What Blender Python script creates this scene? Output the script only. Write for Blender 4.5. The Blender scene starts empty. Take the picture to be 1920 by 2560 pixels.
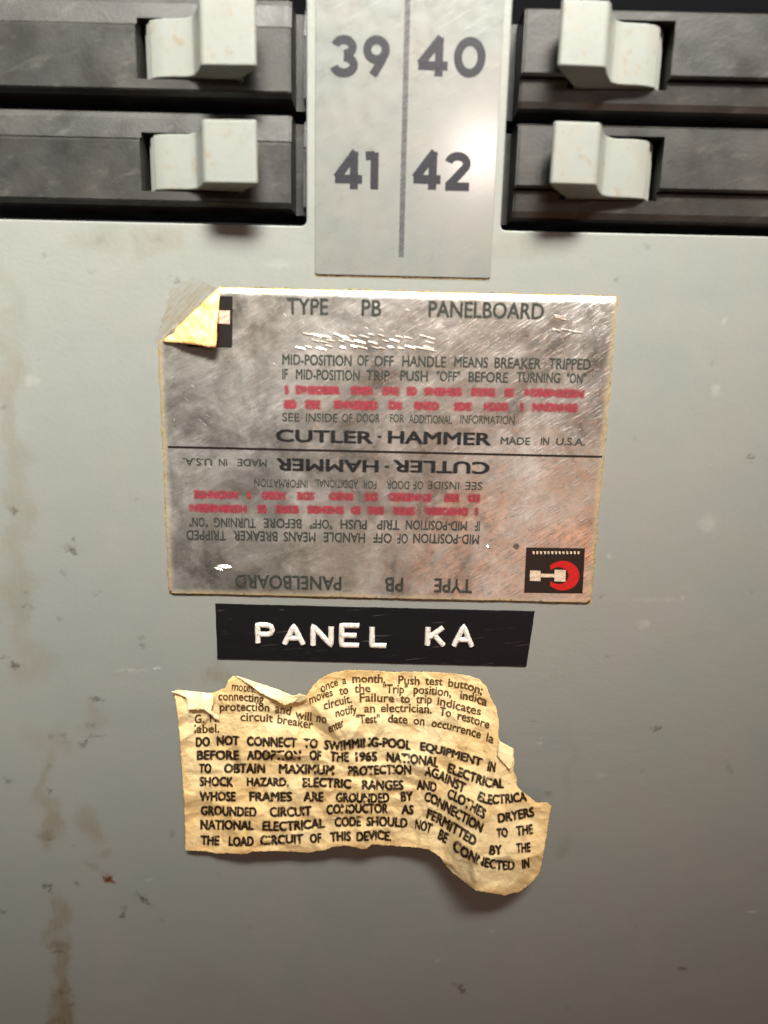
import bpy, bmesh, math, random
from mathutils import Vector, Matrix, noise
from mathutils.geometry import delaunay_2d_cdt
R = math.radians
random.seed(7)
scene = bpy.context.scene

# ------------------------------------------------------------------ camera
# panel front = plane y=0 facing -Y, metres
F_PX = 1849.0; TILT = R(12.5); ROLL = R(1.3); DIST = 0.172
fw = Vector((0, math.cos(TILT), -math.sin(TILT)))
r0 = Vector((1, 0, 0)); u0 = Vector((0, math.sin(TILT), math.cos(TILT)))
CR = r0*math.cos(ROLL) + u0*math.sin(ROLL)
CU = u0*math.cos(ROLL) - r0*math.sin(ROLL)
CAM = -fw*DIST
cd = bpy.data.cameras.new('camera'); cam = bpy.data.objects.new('camera', cd)
scene.collection.objects.link(cam); scene.camera = cam
cam.matrix_world = Matrix(((CR.x, CU.x, -fw.x, CAM.x), (CR.y, CU.y, -fw.y, CAM.y), (CR.z, CU.z, -fw.z, CAM.z), (0, 0, 0, 1)))
cd.sensor_fit = 'VERTICAL'; cd.sensor_height = 36; cd.sensor_width = 27; cd.lens = 26
cd.clip_start = 0.005; cd.clip_end = 10
cd.dof.use_dof = True; cd.dof.focus_distance = 0.181; cd.dof.aperture_fstop = 8.0

# ------------------------------------------------------------------ world + lamps
w = bpy.data.worlds.new('World'); scene.world = w; w.use_nodes = True
wn = w.node_tree.nodes; wl = w.node_tree.links
bg = wn['Background']; bg.inputs['Strength'].default_value = 0.12
tcw = wn.new('ShaderNodeTexCoord'); sp = wn.new('ShaderNodeSeparateXYZ'); mr = wn.new('ShaderNodeMapRange')
mr.inputs['From Min'].default_value = -0.45; mr.inputs['From Max'].default_value = 0.35
cr = wn.new('ShaderNodeValToRGB'); cr.color_ramp.interpolation = 'EASE'
cr.color_ramp.elements[0].color = (0.16, 0.12, 0.055, 1); cr.color_ramp.elements[1].color = (0.60, 0.60, 0.60, 1)
wl.new(tcw.outputs['Generated'], sp.inputs[0]); wl.new(sp.outputs['Z'], mr.inputs['Value'])
wl.new(mr.outputs[0], cr.inputs[0]); wl.new(cr.outputs[0], bg.inputs['Color'])

def area(name, loc, target, size, power, col, sy=None):
    l = bpy.data.lights.new(name, 'AREA'); o = bpy.data.objects.new(name, l); scene.collection.objects.link(o)
    l.size = size; l.energy = power; l.color = col
    if sy: l.shape = 'RECTANGLE'; l.size_y = sy
    o.location = loc; o.rotation_euler = (Vector(target)-Vector(loc)).to_track_quat('-Z', 'Y').to_euler()
    return o
kl = area('ceiling_lamp', (-0.16, -0.45, 0.55), (-0.225, 0, 0.108), 0.80, 2.55, (1.0, 0.975, 0.895), 0.14)
kl.data.spread = R(33)
area('room_lamp', (0.085, -0.60, 0.222), (0.02, 0, 0.08), 0.04, 0.40, (1.0, 0.80, 0.74))
area('salmon_fill', (0.150, -0.42, -0.155), (0.03, 0, -0.01), 0.15, 0.26, (1.0, 0.42, 0.22))  # added salmon light for the foil's warm reflection; no known lamp here
scene.view_settings.view_transform = 'Standard'; scene.view_settings.look = 'None'
scene.cycles.transparent_max_bounces = 32
scene.view_settings.exposure = 0.0; scene.view_settings.gamma = 1.0

# ------------------------------------------------------------------ helpers
MM = 0.001
def P(px, py, h=0.0):
    """point on the panel (h metres proud of it) seen at photo pixel px,py"""
    d = fw*F_PX + CR*(px-960) - CU*(py-1280)
    t = (-h - CAM.y)/d.y
    return CAM + d*t
def link(o, parent=None):
    scene.collection.objects.link(o)
    if parent is not None: o.parent = parent
    return o
def split_halo(ob, m2):
    """the lowest four of the nine layers of every word get the thin ink that bleeds round the strokes"""
    ob.data.materials.append(m2); ob.data.polygons.foreach_set('material_index', HALO); HALO.clear()
HALO = []
def mesh_obj(name, verts, faces, m=None, parent=None, smooth=False):
    me = bpy.data.meshes.new(name); me.from_pydata([tuple(v) for v in verts], [], faces); me.update()
    if m: me.materials.append(m)
    if smooth: me.polygons.foreach_set('use_smooth', [True]*len(me.polygons))
    return link(bpy.data.objects.new(name, me), parent)
def thing(name, label, cat, loc=(0, 0, 0), group=None):
    o = bpy.data.objects.new(name, None); o.empty_display_size = 0.01; link(o); o.location = loc
    o['label'] = label; o['category'] = cat
    if group: o['group'] = group
    return o
def inside(x, y, poly):
    c = False; j = len(poly)-1
    for i in range(len(poly)):
        xi, yi = poly[i]; xj, yj = poly[j]
        if (yi > y) != (yj > y) and x < (xj-xi)*(y-yi)/(yj-yi)+xi: c = not c
        j = i
    return c
def densify(poly, step, jit=0.0, closed=True):
    out = []; n = len(poly)
    for i in range(n if closed else n-1):
        a = poly[i]; b = poly[(i+1) % n]; L = math.hypot(b[0]-a[0], b[1]-a[1]); k = max(1, int(L/step))
        nx, ny = (-(b[1]-a[1])/L, (b[0]-a[0])/L) if L else (0, 0)
        for j in range(k):
            t = j/k; q = jit*(random.random()-0.5) if j else 0
            out.append((a[0]+(b[0]-a[0])*t+nx*q, a[1]+(b[1]-a[1])*t+ny*q))
    return out
def smooth_poly(poly, it=1):
    for _ in range(it):
        o = []
        for i in range(len(poly)):
            a = poly[i]; b = poly[(i+1) % len(poly)]
            o.append((a[0]*.75+b[0]*.25, a[1]*.75+b[1]*.25)); o.append((a[0]*.25+b[0]*.75, a[1]*.25+b[1]*.75))
        poly = o
    return poly
def sheet(outline, step, jitter=0.3):
    """triangulated flat sheet: 2D verts, faces, index list of the border"""
    xs = [p[0] for p in outline]; ys = [p[1] for p in outline]
    pts = [Vector(p) for p in outline]; n = len(pts)
    mn = min(xs); y = min(ys)+step*0.5; row = 0
    while y < max(ys):
        x = mn+(0.5 if row % 2 else 0.0)*step
        while x < max(xs):
            q = (x+(random.random()-.5)*jitter*step, y+(random.random()-.5)*jitter*step)
            if inside(q[0], q[1], outline): pts.append(Vector(q))
            x += step
        y += step*0.87; row += 1
    r = delaunay_2d_cdt(pts, [(i, (i+1) % n) for i in range(n)], [], 1, 1e-9)
    return [tuple(v) for v in r[0]], [tuple(f) for f in r[2]]
def roundrect(x0, y0, x1, y1, r, k=5):
    o = []
    for cx, cy, a0 in ((x1-r, y1-r, 0), (x0+r, y1-r, 90), (x0+r, y0+r, 180), (x1-r, y0+r, 270)):
        for i in range(k+1):
            a = R(a0+90*i/k); o.append((cx+r*math.cos(a), cy+r*math.sin(a)))
    return o
def plate(name, outline, h0, h1, m, parent=None, bev=0.0, seg=2):
    """extruded polygon (x,z) from height h0 (back) to h1 (front), front edges bevelled"""
    bm = bmesh.new()
    f = bm.faces.new([bm.verts.new((x, -h1, z)) for x, z in outline])
    ex = bmesh.ops.extrude_face_region(bm, geom=[f])
    bmesh.ops.translate(bm, verts=[v for v in ex['geom'] if isinstance(v, bmesh.types.BMVert)], vec=(0, h1-h0, 0))
    bmesh.ops.recalc_face_normals(bm, faces=bm.faces)
    if bev:
        es = [e for e in bm.edges if all(abs(v.co.y+h1) < 1e-7 for v in e.verts)]
        bmesh.ops.bevel(bm, geom=es, offset=bev, segments=seg, affect='EDGES', profile=0.5)
    me = bpy.data.meshes.new(name); bm.to_mesh(me); bm.free()
    if m: me.materials.append(m)
    return link(bpy.data.objects.new(name, me), parent)

# ------------------------------------------------------------------ material helpers
class NT:
    def __init__(s, name, world=False):
        s.m = bpy.data.materials.new(name); s.m.use_nodes = True
        s.t = s.m.node_tree; s.b = s.t.nodes['Principled BSDF']; s.out = s.t.nodes['Material Output']
        s.tc = s.t.nodes.new('ShaderNodeNewGeometry').outputs['Position'] if world else s.t.nodes.new('ShaderNodeTexCoord').outputs['Object']
    def n(s, kind, **kw):
        nd = s.t.nodes.new(kind)
        for k, v in kw.items(): setattr(nd, k, v)
        return nd
    def put(s, sock, v):
        if isinstance(v, bpy.types.NodeSocket): s.t.links.new(v, sock)
        else: sock.default_value = v
    def set(s, name, v): s.put(s.b.inputs[name], v)
    def noise(s, scale, detail=3, rough=0.5, vec=None, dist=0.0):
        nd = s.n('ShaderNodeTexNoise'); s.put(nd.inputs['Vector'], vec or s.tc)
        nd.inputs['Scale'].default_value = scale; nd.inputs['Detail'].default_value = detail
        nd.inputs['Roughness'].default_value = rough; nd.inputs['Distortion'].default_value = dist
        return nd.outputs['Fac']
    def mapping(s, vec, loc=(0, 0, 0), rot=(0, 0, 0), sc=(1, 1, 1), typ='POINT'):
        nd = s.n('ShaderNodeMapping', vector_type=typ); s.put(nd.inputs['Vector'], vec)
        nd.inputs['Location'].default_value = loc; nd.inputs['Rotation'].default_value = rot; nd.inputs['Scale'].default_value = sc
        return nd.outputs[0]
    def rng(s, v, a, b, c=0.0, d=1.0, smooth=False):
        nd = s.n('ShaderNodeMapRange'); nd.interpolation_type = 'SMOOTHSTEP' if smooth else 'LINEAR'
        s.put(nd.inputs['Value'], v)
        for k, x in zip(('From Min', 'From Max', 'To Min', 'To Max'), (a, b, c, d)): s.put(nd.inputs[k], x)
        return nd.outputs[0]
    def math(s, op, a, b=0.0):
        nd = s.n('ShaderNodeMath', operation=op); s.put(nd.inputs[0], a); s.put(nd.inputs[1], b); return nd.outputs[0]
    def mix(s, f, a, b):
        nd = s.n('ShaderNodeMix', data_type='RGBA'); s.put(nd.inputs[0], f)
        s.put(nd.inputs[6], a if isinstance(a, bpy.types.NodeSocket) else (*a, 1))
        s.put(nd.inputs[7], b if isinstance(b, bpy.types.NodeSocket) else (*b, 1)); return nd.outputs[2]
    def bump(s, h, strength, dist):
        nd = s.n('ShaderNodeBump'); s.put(nd.inputs['Height'], h); nd.inputs['Strength'].default_value = strength
        nd.inputs['Distance'].default_value = dist; s.t.links.new(nd.outputs[0], s.b.inputs['Normal'])
    def streaks(s, ang, sx, sy, scale=1.0, detail=2, rough=0.5):
        """noise stretched along a direction in the x-z plane"""
        v = s.mapping(s.mapping(s.tc, rot=(0, R(ang), 0)), sc=(sx, 1, sy))
        return s.noise(scale, detail, rough, v)

# ---- painted cover
DARK = [(187,1349,9,3,5,.5),(171,1365,20,7,0,.22),(177,1378,17,2.2,17,.75),(158,1433,8,7,0,.25),(63,1483,13,4,0,.35),(68,1516,30,2.5,3,.35),
 (237,1483,14,5,0,.25),(151,1546,10,4.5,5,.6),(354,1592,8,10,0,.3),(352,1614,8,5,0,.5),(34,1663,12,9,-10,.85),(9,1643,15,4,5,.4),(242,1748,17,4,3,.6),
 (226,1748,8,3,0,.4),(228,1813,13,9,0,.35),(240,1840,22,7,0,.45),(209,1862,15,8,0,.5),(212,1855,9,3,10,.7),(158,1838,13,7,0,.25),(160,1856,12,6,0,.25),
 (123,1840,9,9,0,.3),(125,1915,17,4,-10,.35),(17,1950,13,5,30,.5),(125,1979,8,11,15,.5),(125,2097,9,5,0,.6),(112,2090,30,14,0,.25),(119,2216,15,9,10,.7),
 (124,2228,6,5,40,.6),(192,2210,7,5,0,.5),(186,2117,8,3,0,.35),(362,2251,24,7,42,.8),(352,2240,20,8,42,.3),(306,2288,8,8,0,.7),(310,2275,5,14,10,.35),
 (7,2279,11,7,0,.5),(405,2300,7,7,0,.3),(145,2379,20,5,5,.55),(150,2362,26,12,0,.25),(155,2482,22,6,0,.35),(177,2511,12,6,0,.4),(1153,2474,19,7,50,.7),(1137,2462,9,5,40,.35),
 (1640,1822,17,5,-3,.7),(1652,1818,7,3,-40,.5),(1332,1804,9,5,10,.55),(1823,1920,7,24,-28,.3),(1700,2422,13,5,-5,.7),(1604,1926,10,5,0,.2),(1877,1145,4,15,-25,.6),
 (1546,693,7,4,10,.45),(1618,616,8,4,20,.35),(1780,905,7,5,0,.3),(1518,1639,6,4,0,.35),(1585,1097,6,4,0,.3),(34,1277,12,7,20,.6),(340,1248,9,2.5,5,.7),
 (112,640,11,5,0,.3),(227,676,9,3,10,.25),(395,598,18,14,0,.22),(247,595,18,10,0,.18),(4,1020,17,6,0,.35),(1500,1490,14,4,10,.3),(437,700,14,3,20,.6),
 (1370,1985,9,6,0,.35),(1590,2320,6,4,0,.2),(1420,2520,9,5,0,.2),(620,2320,10,6,0,.18),(830,2290,7,5,0,.2),(545,2185,7,5,0,.35),(430,2085,7,7,0,.3),
 (640,1810,2,2,0,.1),(1745,1330,5,3,0,.25),(90,900,7,4,0,.2),(1880,1480,6,4,0,.25),(1480,2060,8,4,0,.15)]
OLIVE = [(125,2068,34,70,5,.55),(228,2068,30,50,-15,.4),(255,2150,30,22,45,.4),(140,2290,26,60,5,.5),(150,2390,28,90,4,.65),(160,2470,30,80,3,.8),(165,2560,32,80,3,.95),(118,1990,26,120,3,.35),
 (225,1790,30,60,5,.25),(130,1850,60,45,0,.2),(40,1340,42,200,3,.28),(40,1500,60,140,0,.35),(30,1050,36,260,0,.3),(70,1640,60,90,0,.25),(20,780,40,200,0,.15),
 (1400,2110,38,30,0,.25),(1412,1930,22,120,2,.14),(560,1690,70,26,0,.35),(395,610,60,40,0,.25),(250,600,90,40,0,.2),(1290,620,70,25,0,.2),(520,2460,120,60,30,.1)]
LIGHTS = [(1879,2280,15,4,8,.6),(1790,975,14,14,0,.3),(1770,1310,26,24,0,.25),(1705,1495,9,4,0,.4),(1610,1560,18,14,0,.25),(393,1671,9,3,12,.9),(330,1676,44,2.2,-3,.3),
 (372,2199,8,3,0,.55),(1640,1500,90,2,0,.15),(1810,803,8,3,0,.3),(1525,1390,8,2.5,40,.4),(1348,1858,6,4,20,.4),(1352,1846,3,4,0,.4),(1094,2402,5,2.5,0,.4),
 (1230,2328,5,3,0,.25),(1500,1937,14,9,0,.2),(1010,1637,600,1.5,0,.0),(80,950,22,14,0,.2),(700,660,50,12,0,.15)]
RUST = [(268,2198,15,9,15,1),(282,2204,9,7,10,1),(270,2186,18,7,20,.25)]
nt = NT('painted_steel')
at = nt.n('ShaderNodeAttribute', attribute_name='marks'); asep = nt.n('ShaderNodeSeparateColor'); nt.put(asep.inputs[0], at.outputs['Color'])
sd = nt.math('MULTIPLY', asep.outputs[0], nt.rng(nt.noise(1800, 4, .7), .35, .6, .45, 1.2))
so = nt.math('MULTIPLY', asep.outputs[1], nt.rng(nt.streaks(90, 30, 120, 8, 4, .65), .3, .7, .5, 1.25))
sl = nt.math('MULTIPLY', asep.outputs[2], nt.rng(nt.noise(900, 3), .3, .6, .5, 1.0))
at2 = nt.n('ShaderNodeAttribute', attribute_name='rust'); rust = at2.outputs['Fac']
base = nt.mix(nt.rng(nt.noise(22, 4, .55), .3, .7), (.216, .232, .216), (.236, .241, .221))
base = nt.mix(nt.rng(nt.noise(60, 5, .6), .45, .8, 0, .4), base, (0.268, 0.238, 0.221))
base = nt.mix(nt.rng(nt.noise(350, 4, .7), .55, .85, 0, .22), base, (.25, .23, .18))
base = nt.mix(nt.rng(nt.noise(2600, 2, .6), .68, .82, 0, .25), base, (.2, .18, .14))
base = nt.mix(nt.rng(nt.streaks(12, 60, 2600, 1, 2, .5), .70, .78, 0, .16), base, (.45, .46, .43))
base = nt.mix(nt.rng(nt.streaks(-70, 50, 2200, 1, 2, .5), .71, .79, 0, .16), base, (.16, .15, .13))
base = nt.mix(so, base, (0.157, 0.128, 0.076)); base = nt.mix(sd, base, (.055, .042, .026))
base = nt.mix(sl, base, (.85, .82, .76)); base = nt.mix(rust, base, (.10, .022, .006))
nt.set('Base Color', base); nt.set('Roughness', nt.rng(nt.noise(120, 4), .3, .7, .36, .5)); nt.set('Specular IOR Level', .35)
nt.bump(nt.math('ADD', nt.noise(900, 2), nt.math('MULTIPLY', nt.noise(90, 2), 3.0)), .13, .0004)
M_PAINT = nt.m

# ---- breaker plastic
nt = NT('black_breaker_plastic', True)
c = nt.mix(nt.rng(nt.noise(70, 5, .6), .35, .7), (.017, .0155, .0145), (.044, .040, .036))
c = nt.mix(nt.rng(nt.streaks(20, 60, 200, 2, 5, .7), .55, .8, 0, .6), c, (.13, .12, .105))
nt.set('Base Color', c); nt.set('Roughness', nt.rng(nt.noise(150, 4), .3, .7, .34, .55)); nt.set('Specular IOR Level', .5)
nt.bump(nt.noise(1500, 3, .6), .15, .0003); M_BLACK = nt.m
nt = NT('grey_handle_plastic', True)
c = nt.mix(nt.rng(nt.noise(160, 4, .6), .42, .75), (.236, .250, .232), (.255, .246, .214))
oc = nt.n('ShaderNodeTexCoord'); 
c = nt.mix(nt.rng(nt.noise(420, 4, .65), .56, .72, 0, .7), c, (.22, .16, .09))
c = nt.mix(nt.rng(nt.noise(110, 4, .7), .5, .75, 0, .5), c, (.20, .20, .17))
nt.set('Base Color', c); nt.set('Roughness', .42); nt.bump(nt.noise(900, 3), .12, .0003); M_HANDLE = nt.m
nt = NT('interior_black'); nt.set('Specular IOR Level', 0.0); nt.set('Base Color', (.006, .006, .007, 1)); nt.set('Roughness', .8); M_VOID = nt.m

# ---- number strip plastic
nt = NT('number_strip_plastic')
c = nt.mix(nt.rng(nt.noise(90, 5, .6), .35, .7), (0.168, 0.179, 0.165), (0.195, 0.191, 0.176))
c = nt.mix(nt.rng(nt.noise(110, 5, .6), .5, .8, 0, .5), c, (0.232, 0.212, 0.180))
nt.set('Base Color', c)
scr = nt.streaks(32, 140, 1500, 1.0, 3, .6)
nt.set('Roughness', nt.rng(nt.noise(300, 4), .3, .7, .24, .42)); nt.set('Coat Weight', .75); nt.set('Coat Roughness', .16)
nt.bump(nt.math('ADD', nt.rng(scr, .55, .8), nt.math('MULTIPLY', nt.noise(110, 3), 1.2)), .12, .0003); M_STRIP = nt.m
def ink(name, col, wear=.5, sc=900, rough=.5, lo=.45, metallic=0.0, ang=30, spec=.3):
    nt = NT(name); nt.set('Base Color', (*col, 1)); nt.set('Roughness', rough); nt.set('Specular IOR Level', spec)
    a = nt.rng(nt.noise(sc, 4, .65), lo-.12, lo+.12, 1-wear, 1.0)
    b = nt.rng(nt.streaks(ang, 250, 1800, 1, 3, .6), .38, .5, 1-wear, 1.0)
    nt.set('Alpha', nt.math('MULTIPLY', a, b)); return nt.m
M_NUM = ink('number_ink', (.014, .012, .018), .15, 400)
M_RULE = ink('grey_rule_ink', (.085, .08, .08), .35, 600)
# ---- foil
nt = NT('aluminium_foil')
fe = nt.n('ShaderNodeAttribute', attribute_name='edge').outputs['Fac']
cloud = nt.noise(48, 7, .68, dist=.8); cloud2 = nt.noise(130, 6, .7, dist=.5); fine = nt.noise(700, 4, .75)
diag = nt.streaks(33, 90, 520, 1, 5, .7); scr2 = nt.streaks(36, 260, 2600, 1, 2, .5)
c = nt.mix(nt.rng(cloud, .32, .72), (0.286, 0.265, 0.239), (0.470, 0.454, 0.428))
c = nt.mix(nt.rng(nt.math('MULTIPLY', nt.rng(cloud2, .45, .68), nt.rng(diag, .38, .62)), 0, 1, 0, .8), c, (0.697, 0.680, 0.663))
c = nt.mix(nt.rng(nt.noise(30, 3), .45, .7, 0, .45), c, (0.374, 0.315, 0.238))
c = nt.mix(nt.rng(fine, .52, .72, 0, .5), c, (.20, .18, .15))
c = nt.mix(nt.math('MULTIPLY', fe, nt.rng(cloud2, .3, .6, .35, 1)), c, (.40, .29, .12))
nt.set('Base Color', c)
nt.set('Metallic', nt.math('MULTIPLY', nt.rng(cloud, .35, .7, .85, .5), nt.rng(fe, 0, 1, 1, .2)))
nt.set('Roughness', nt.rng(nt.math('ADD', cloud, nt.math('MULTIPLY', fine, .4)), .5, .9, .24, .42))
nt.bump(nt.math('ADD', nt.math('ADD', nt.rng(scr2, .56, .72, 0, .8), nt.math('MULTIPLY', diag, .8)), nt.math('MULTIPLY', nt.noise(240, 4), 1.8)), .30, .0003)
M_FOIL = nt.m
nt = NT('lacquer_edge_highlight'); nt.set('Base Color', nt.mix(nt.rng(nt.noise(500, 3), .4, .6), (.95, .86, .62), (.9, .70, .36))); nt.set('Metallic', .5); nt.set('Roughness', .45); M_EDGE = nt.m  # yellow lacquer, coloured pale for the light the bent edge catches
nt = NT('yellowed_adhesive')
nt.set('Base Color', nt.mix(nt.rng(nt.noise(300, 4, .7), .35, .65), (.42, .33, .17), (.30, .22, .09)))
nt.set('Roughness', .45); nt.set('Alpha', nt.rng(nt.noise(700, 3, .6), .35, .6, .35, 1)); M_GLUE = nt.m
nt = NT('golden_foil_back')
c = nt.mix(nt.rng(nt.streaks(48, 900, 120, 1, 4, .6), .35, .65), (.82, .42, .12), (.92, .66, .30))
c = nt.mix(nt.rng(nt.noise(350, 4, .7), .55, .75, 0, .6), c, (.97, .84, .52))
nt.set('Base Color', c); nt.set('Roughness', .5); nt.set('Metallic', .15)
nt.bump(nt.streaks(48, 1500, 150, 1, 3, .6), .6, .0005); M_GOLD = nt.m
nt = NT('glue_threads')
te = nt.n('ShaderNodeAttribute', attribute_name='edge').outputs['Fac']
nt.set('Base Color', nt.mix(te, (.20, .19, .13), (.30, .19, .06))); nt.set('Roughness', .5)
nt.set('Alpha', nt.math('MULTIPLY', nt.math('MULTIPLY', te, nt.rng(nt.streaks(48, 200, 2600, 1, 3, .6), .42, .66, .06, .6)), nt.rng(nt.noise(180, 3), .35, .6, .3, 1))); M_THREAD = nt.m
M_INK = ink('label_black_ink', (.045, .05, .042), .75, 1500, lo=.46)
M_INKB = ink('label_bold_ink', (.012, .012, .013), .5, 1300, lo=.40)
M_RED = ink('label_red_ink', (.27, .035, .05), .65, 1300, lo=.46)
M_LOGO = ink('logo_black_ink', (.012, .008, .007), .12, 900, lo=.35, rough=.45)
M_LRED = ink('logo_red_ink', (.45, .010, .010), .15, 900, lo=.3)
M_LTAN = ink('logo_bare_metal', (.62, .47, .35), .3, 1500, lo=.42)
def thin_ink(name, col, a):
    nt = NT(name); nt.set('Base Color', (*col, 1)); nt.set('Roughness', .5); nt.set('Alpha', nt.rng(nt.noise(1500, 3, .6), .35, .6, a*.3, a)); return nt.m
M_HALO = thin_ink('bled_black_ink', (.06, .06, .055), .28); M_HRED = thin_ink('bled_red_ink', (.34, .07, .08), .3); M_HBRN = thin_ink('bled_brown_ink', (.16, .08, .025), .26)
# ---- tape
nt = NT('black_tape')
nt.set('Base Color', nt.mix(nt.rng(nt.streaks(8, 80, 1500, 1, 3, .6), .64, .8, 0, .5), (.009, .008, .009), (.3, .28, .25)))
nt.set('Roughness', nt.rng(nt.noise(200, 3), .3, .7, .38, .55)); nt.set('Specular IOR Level', .08); nt.bump(nt.noise(250, 3), .2, .0004); M_TAPE = nt.m
nt = NT('stress_whitened_plastic')
nt.set('Base Color', nt.mix(nt.rng(nt.noise(1500, 4, .7), .5, .72), (.74, .70, .64), (.32, .29, .26)))
nt.set('Roughness', .4); nt.bump(nt.noise(2200, 3), .5, .0003); M_EMB = nt.m
# ---- paper
nt = NT('yellowed_paper'); edge = nt.n('ShaderNodeAttribute', attribute_name='edge').outputs['Fac']
c = nt.mix(nt.rng(nt.noise(45, 4, .6), .38, .62), (.98, .80, .45), (.97, .69, .31))
c = nt.mix(nt.rng(nt.noise(160, 5, .65), .55, .72, 0, .75), c, (.66, .40, .15))
c = nt.mix(nt.rng(nt.noise(1800, 3, .6), .5, .8, 0, .4), c, (.88, .72, .5))
c = nt.mix(nt.math('MULTIPLY', edge, nt.rng(nt.noise(130, 4, .6), .3, .6, .1, .75)), c, (.88, .56, .22))
nt.set('Base Color', c); nt.set('Roughness', .62); nt.set('Specular IOR Level', .25)
nt.bump(nt.math('ADD', nt.noise(1500, 4, .7), nt.math('MULTIPLY', nt.noise(420, 3, .6, dist=.5), 1.6)), .8, .00035)
tr = nt.n('ShaderNodeBsdfTranslucent'); nt.put(tr.inputs['Color'], (.85, .6, .3, 1)); ms = nt.n('ShaderNodeMixShader'); ms.inputs[0].default_value = .14
nt.t.links.new(nt.b.outputs[0], ms.inputs[1]); nt.t.links.new(tr.outputs[0], ms.inputs[2]); nt.t.links.new(ms.outputs[0], nt.out.inputs['Surface'])
M_PAPER = nt.m
nt = NT('paper_back')
nt.set('Base Color', nt.mix(nt.rng(nt.noise(300, 4, .7), .4, .7), (.97, .86, .52), (.94, .74, .38))); nt.set('Roughness', .6)
nt.bump(nt.noise(1200, 3), .4, .0003); M_PBACK = nt.m
M_PINK = ink('notice_black_ink', (.03, .02, .013), .7, 1500, lo=.46, rough=.6)
M_PBRN = ink('notice_brown_ink', (.13, .075, .025), .6, 1500, lo=.42, rough=.6)

# ------------------------------------------------------------------ panel cover (dead front)
zl = P(700, 567).z; zr = P(1300, 573).z; ZC = (zl+zr)/2
SX0 = P(766, 300).x; SX1 = P(1266, 300).x
print('opening z', zl, zr, 'strip', SX0, SX1, P(765, 560).x, P(1255, 570).x, P(762, 10).x, P(1282, 10).x)
cover = thing('panel_cover', 'light grey painted steel electrical panel cover with two breaker openings and stains', 'panel cover')
W, H, T = 0.26, -0.28, 0.20
rr = .0012
out = [(-W, H), (W, H), (W, ZC)]
def corner(cx, cz, a0, a1):
    return [(cx+rr*math.cos(R(a0+(a1-a0)*i/4)), cz+rr*math.sin(R(a0+(a1-a0)*i/4))) for i in range(5)]
out += corner(SX1+rr, ZC+rr, 270, 180)
out += [(SX1, T), (SX0, T)]
out += corner(SX0-rr, ZC+rr, 0, -90)
out += [(-W, ZC)]
plate('steel_sheet', out, -.0016, 0, M_PAINT, cover, .00035, 3)
import numpy as np
def painted_face():
    st = .00044; xs = np.arange(-.128, .1281, st); zs = np.arange(-.165, ZC-.0006, st)
    X, Z = np.meshgrid(xs, zs); X = X.ravel(); Z = Z.ravel(); n = len(X)
    N1 = np.empty(n); N2 = np.empty(n); N3 = np.empty(n); N4 = np.empty(n)
    nf = noise.noise
    for i in range(n):
        x = X[i]; z = Z[i]
        N1[i] = nf((x*900, 1, z*900)); N2[i] = nf((x*900, 7, z*900)); N3[i] = nf((x*140, 3, z*140)); N4[i] = nf((x*140, 9, z*140))
    def marks(lst, a1, a3):
        U = X+N1*a1+N3*a3; V = Z+N2*a1+N4*a3; o = np.zeros(n)
        for (px, py, rx, ry, ang, st_) in lst:
            c = P(px, py); k = (P(px+10, py).x-c.x)/10; a = R(-ang)
            dx = U-c.x; dz = V-c.z
            p = (dx*math.cos(a)+dz*math.sin(a))/(rx*k); q = (-dx*math.sin(a)+dz*math.cos(a))/(max(ry, 4)*k*1.1)
            d = np.sqrt(p*p+q*q); t = np.clip((1.25-d)/.9, 0, 1); o = np.maximum(o, st_*t*t*(3-2*t))
        return o
    col = np.zeros((n, 4)); col[:, 3] = 1
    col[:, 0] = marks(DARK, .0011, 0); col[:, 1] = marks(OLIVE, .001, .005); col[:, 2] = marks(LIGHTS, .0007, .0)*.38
    ru = marks(RUST, .0008, 0)
    w_ = len(xs); h_ = len(zs)
    idx = np.arange(n).reshape(h_, w_); q = np.stack([idx[:-1, :-1], idx[:-1, 1:], idx[1:, 1:], idx[1:, :-1]], -1).reshape(-1, 4)
    me = bpy.data.meshes.new('painted_face'); me.vertices.add(n)
    co = np.stack([X, np.full(n, -.00001), Z], -1).ravel(); me.vertices.foreach_set('co', co.astype(np.float32))
    me.loops.add(q.size); me.polygons.add(len(q)); me.loops.foreach_set('vertex_index', q.ravel().astype(np.int32))
    me.polygons.foreach_set('loop_start', np.arange(0, q.size, 4, dtype=np.int32)); me.polygons.foreach_set('loop_total', np.full(len(q), 4, dtype=np.int32))
    me.update(calc_edges=True)
    a = me.attributes.new('marks', 'FLOAT_COLOR', 'POINT'); a.data.foreach_set('color', col.astype(np.float32).ravel())
    b = me.attributes.new('rust', 'FLOAT', 'POINT'); b.data.foreach_set('value', ru.astype(np.float32))
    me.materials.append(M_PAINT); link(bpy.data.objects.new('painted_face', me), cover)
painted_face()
room = mesh_obj('panel_interior', [(-.3, .075, -.1), (.3, .075, -.1), (.3, .075, .3), (-.3, .075, .3)], [(0, 1, 2, 3)], M_VOID)
room['kind'] = 'structure'

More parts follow.
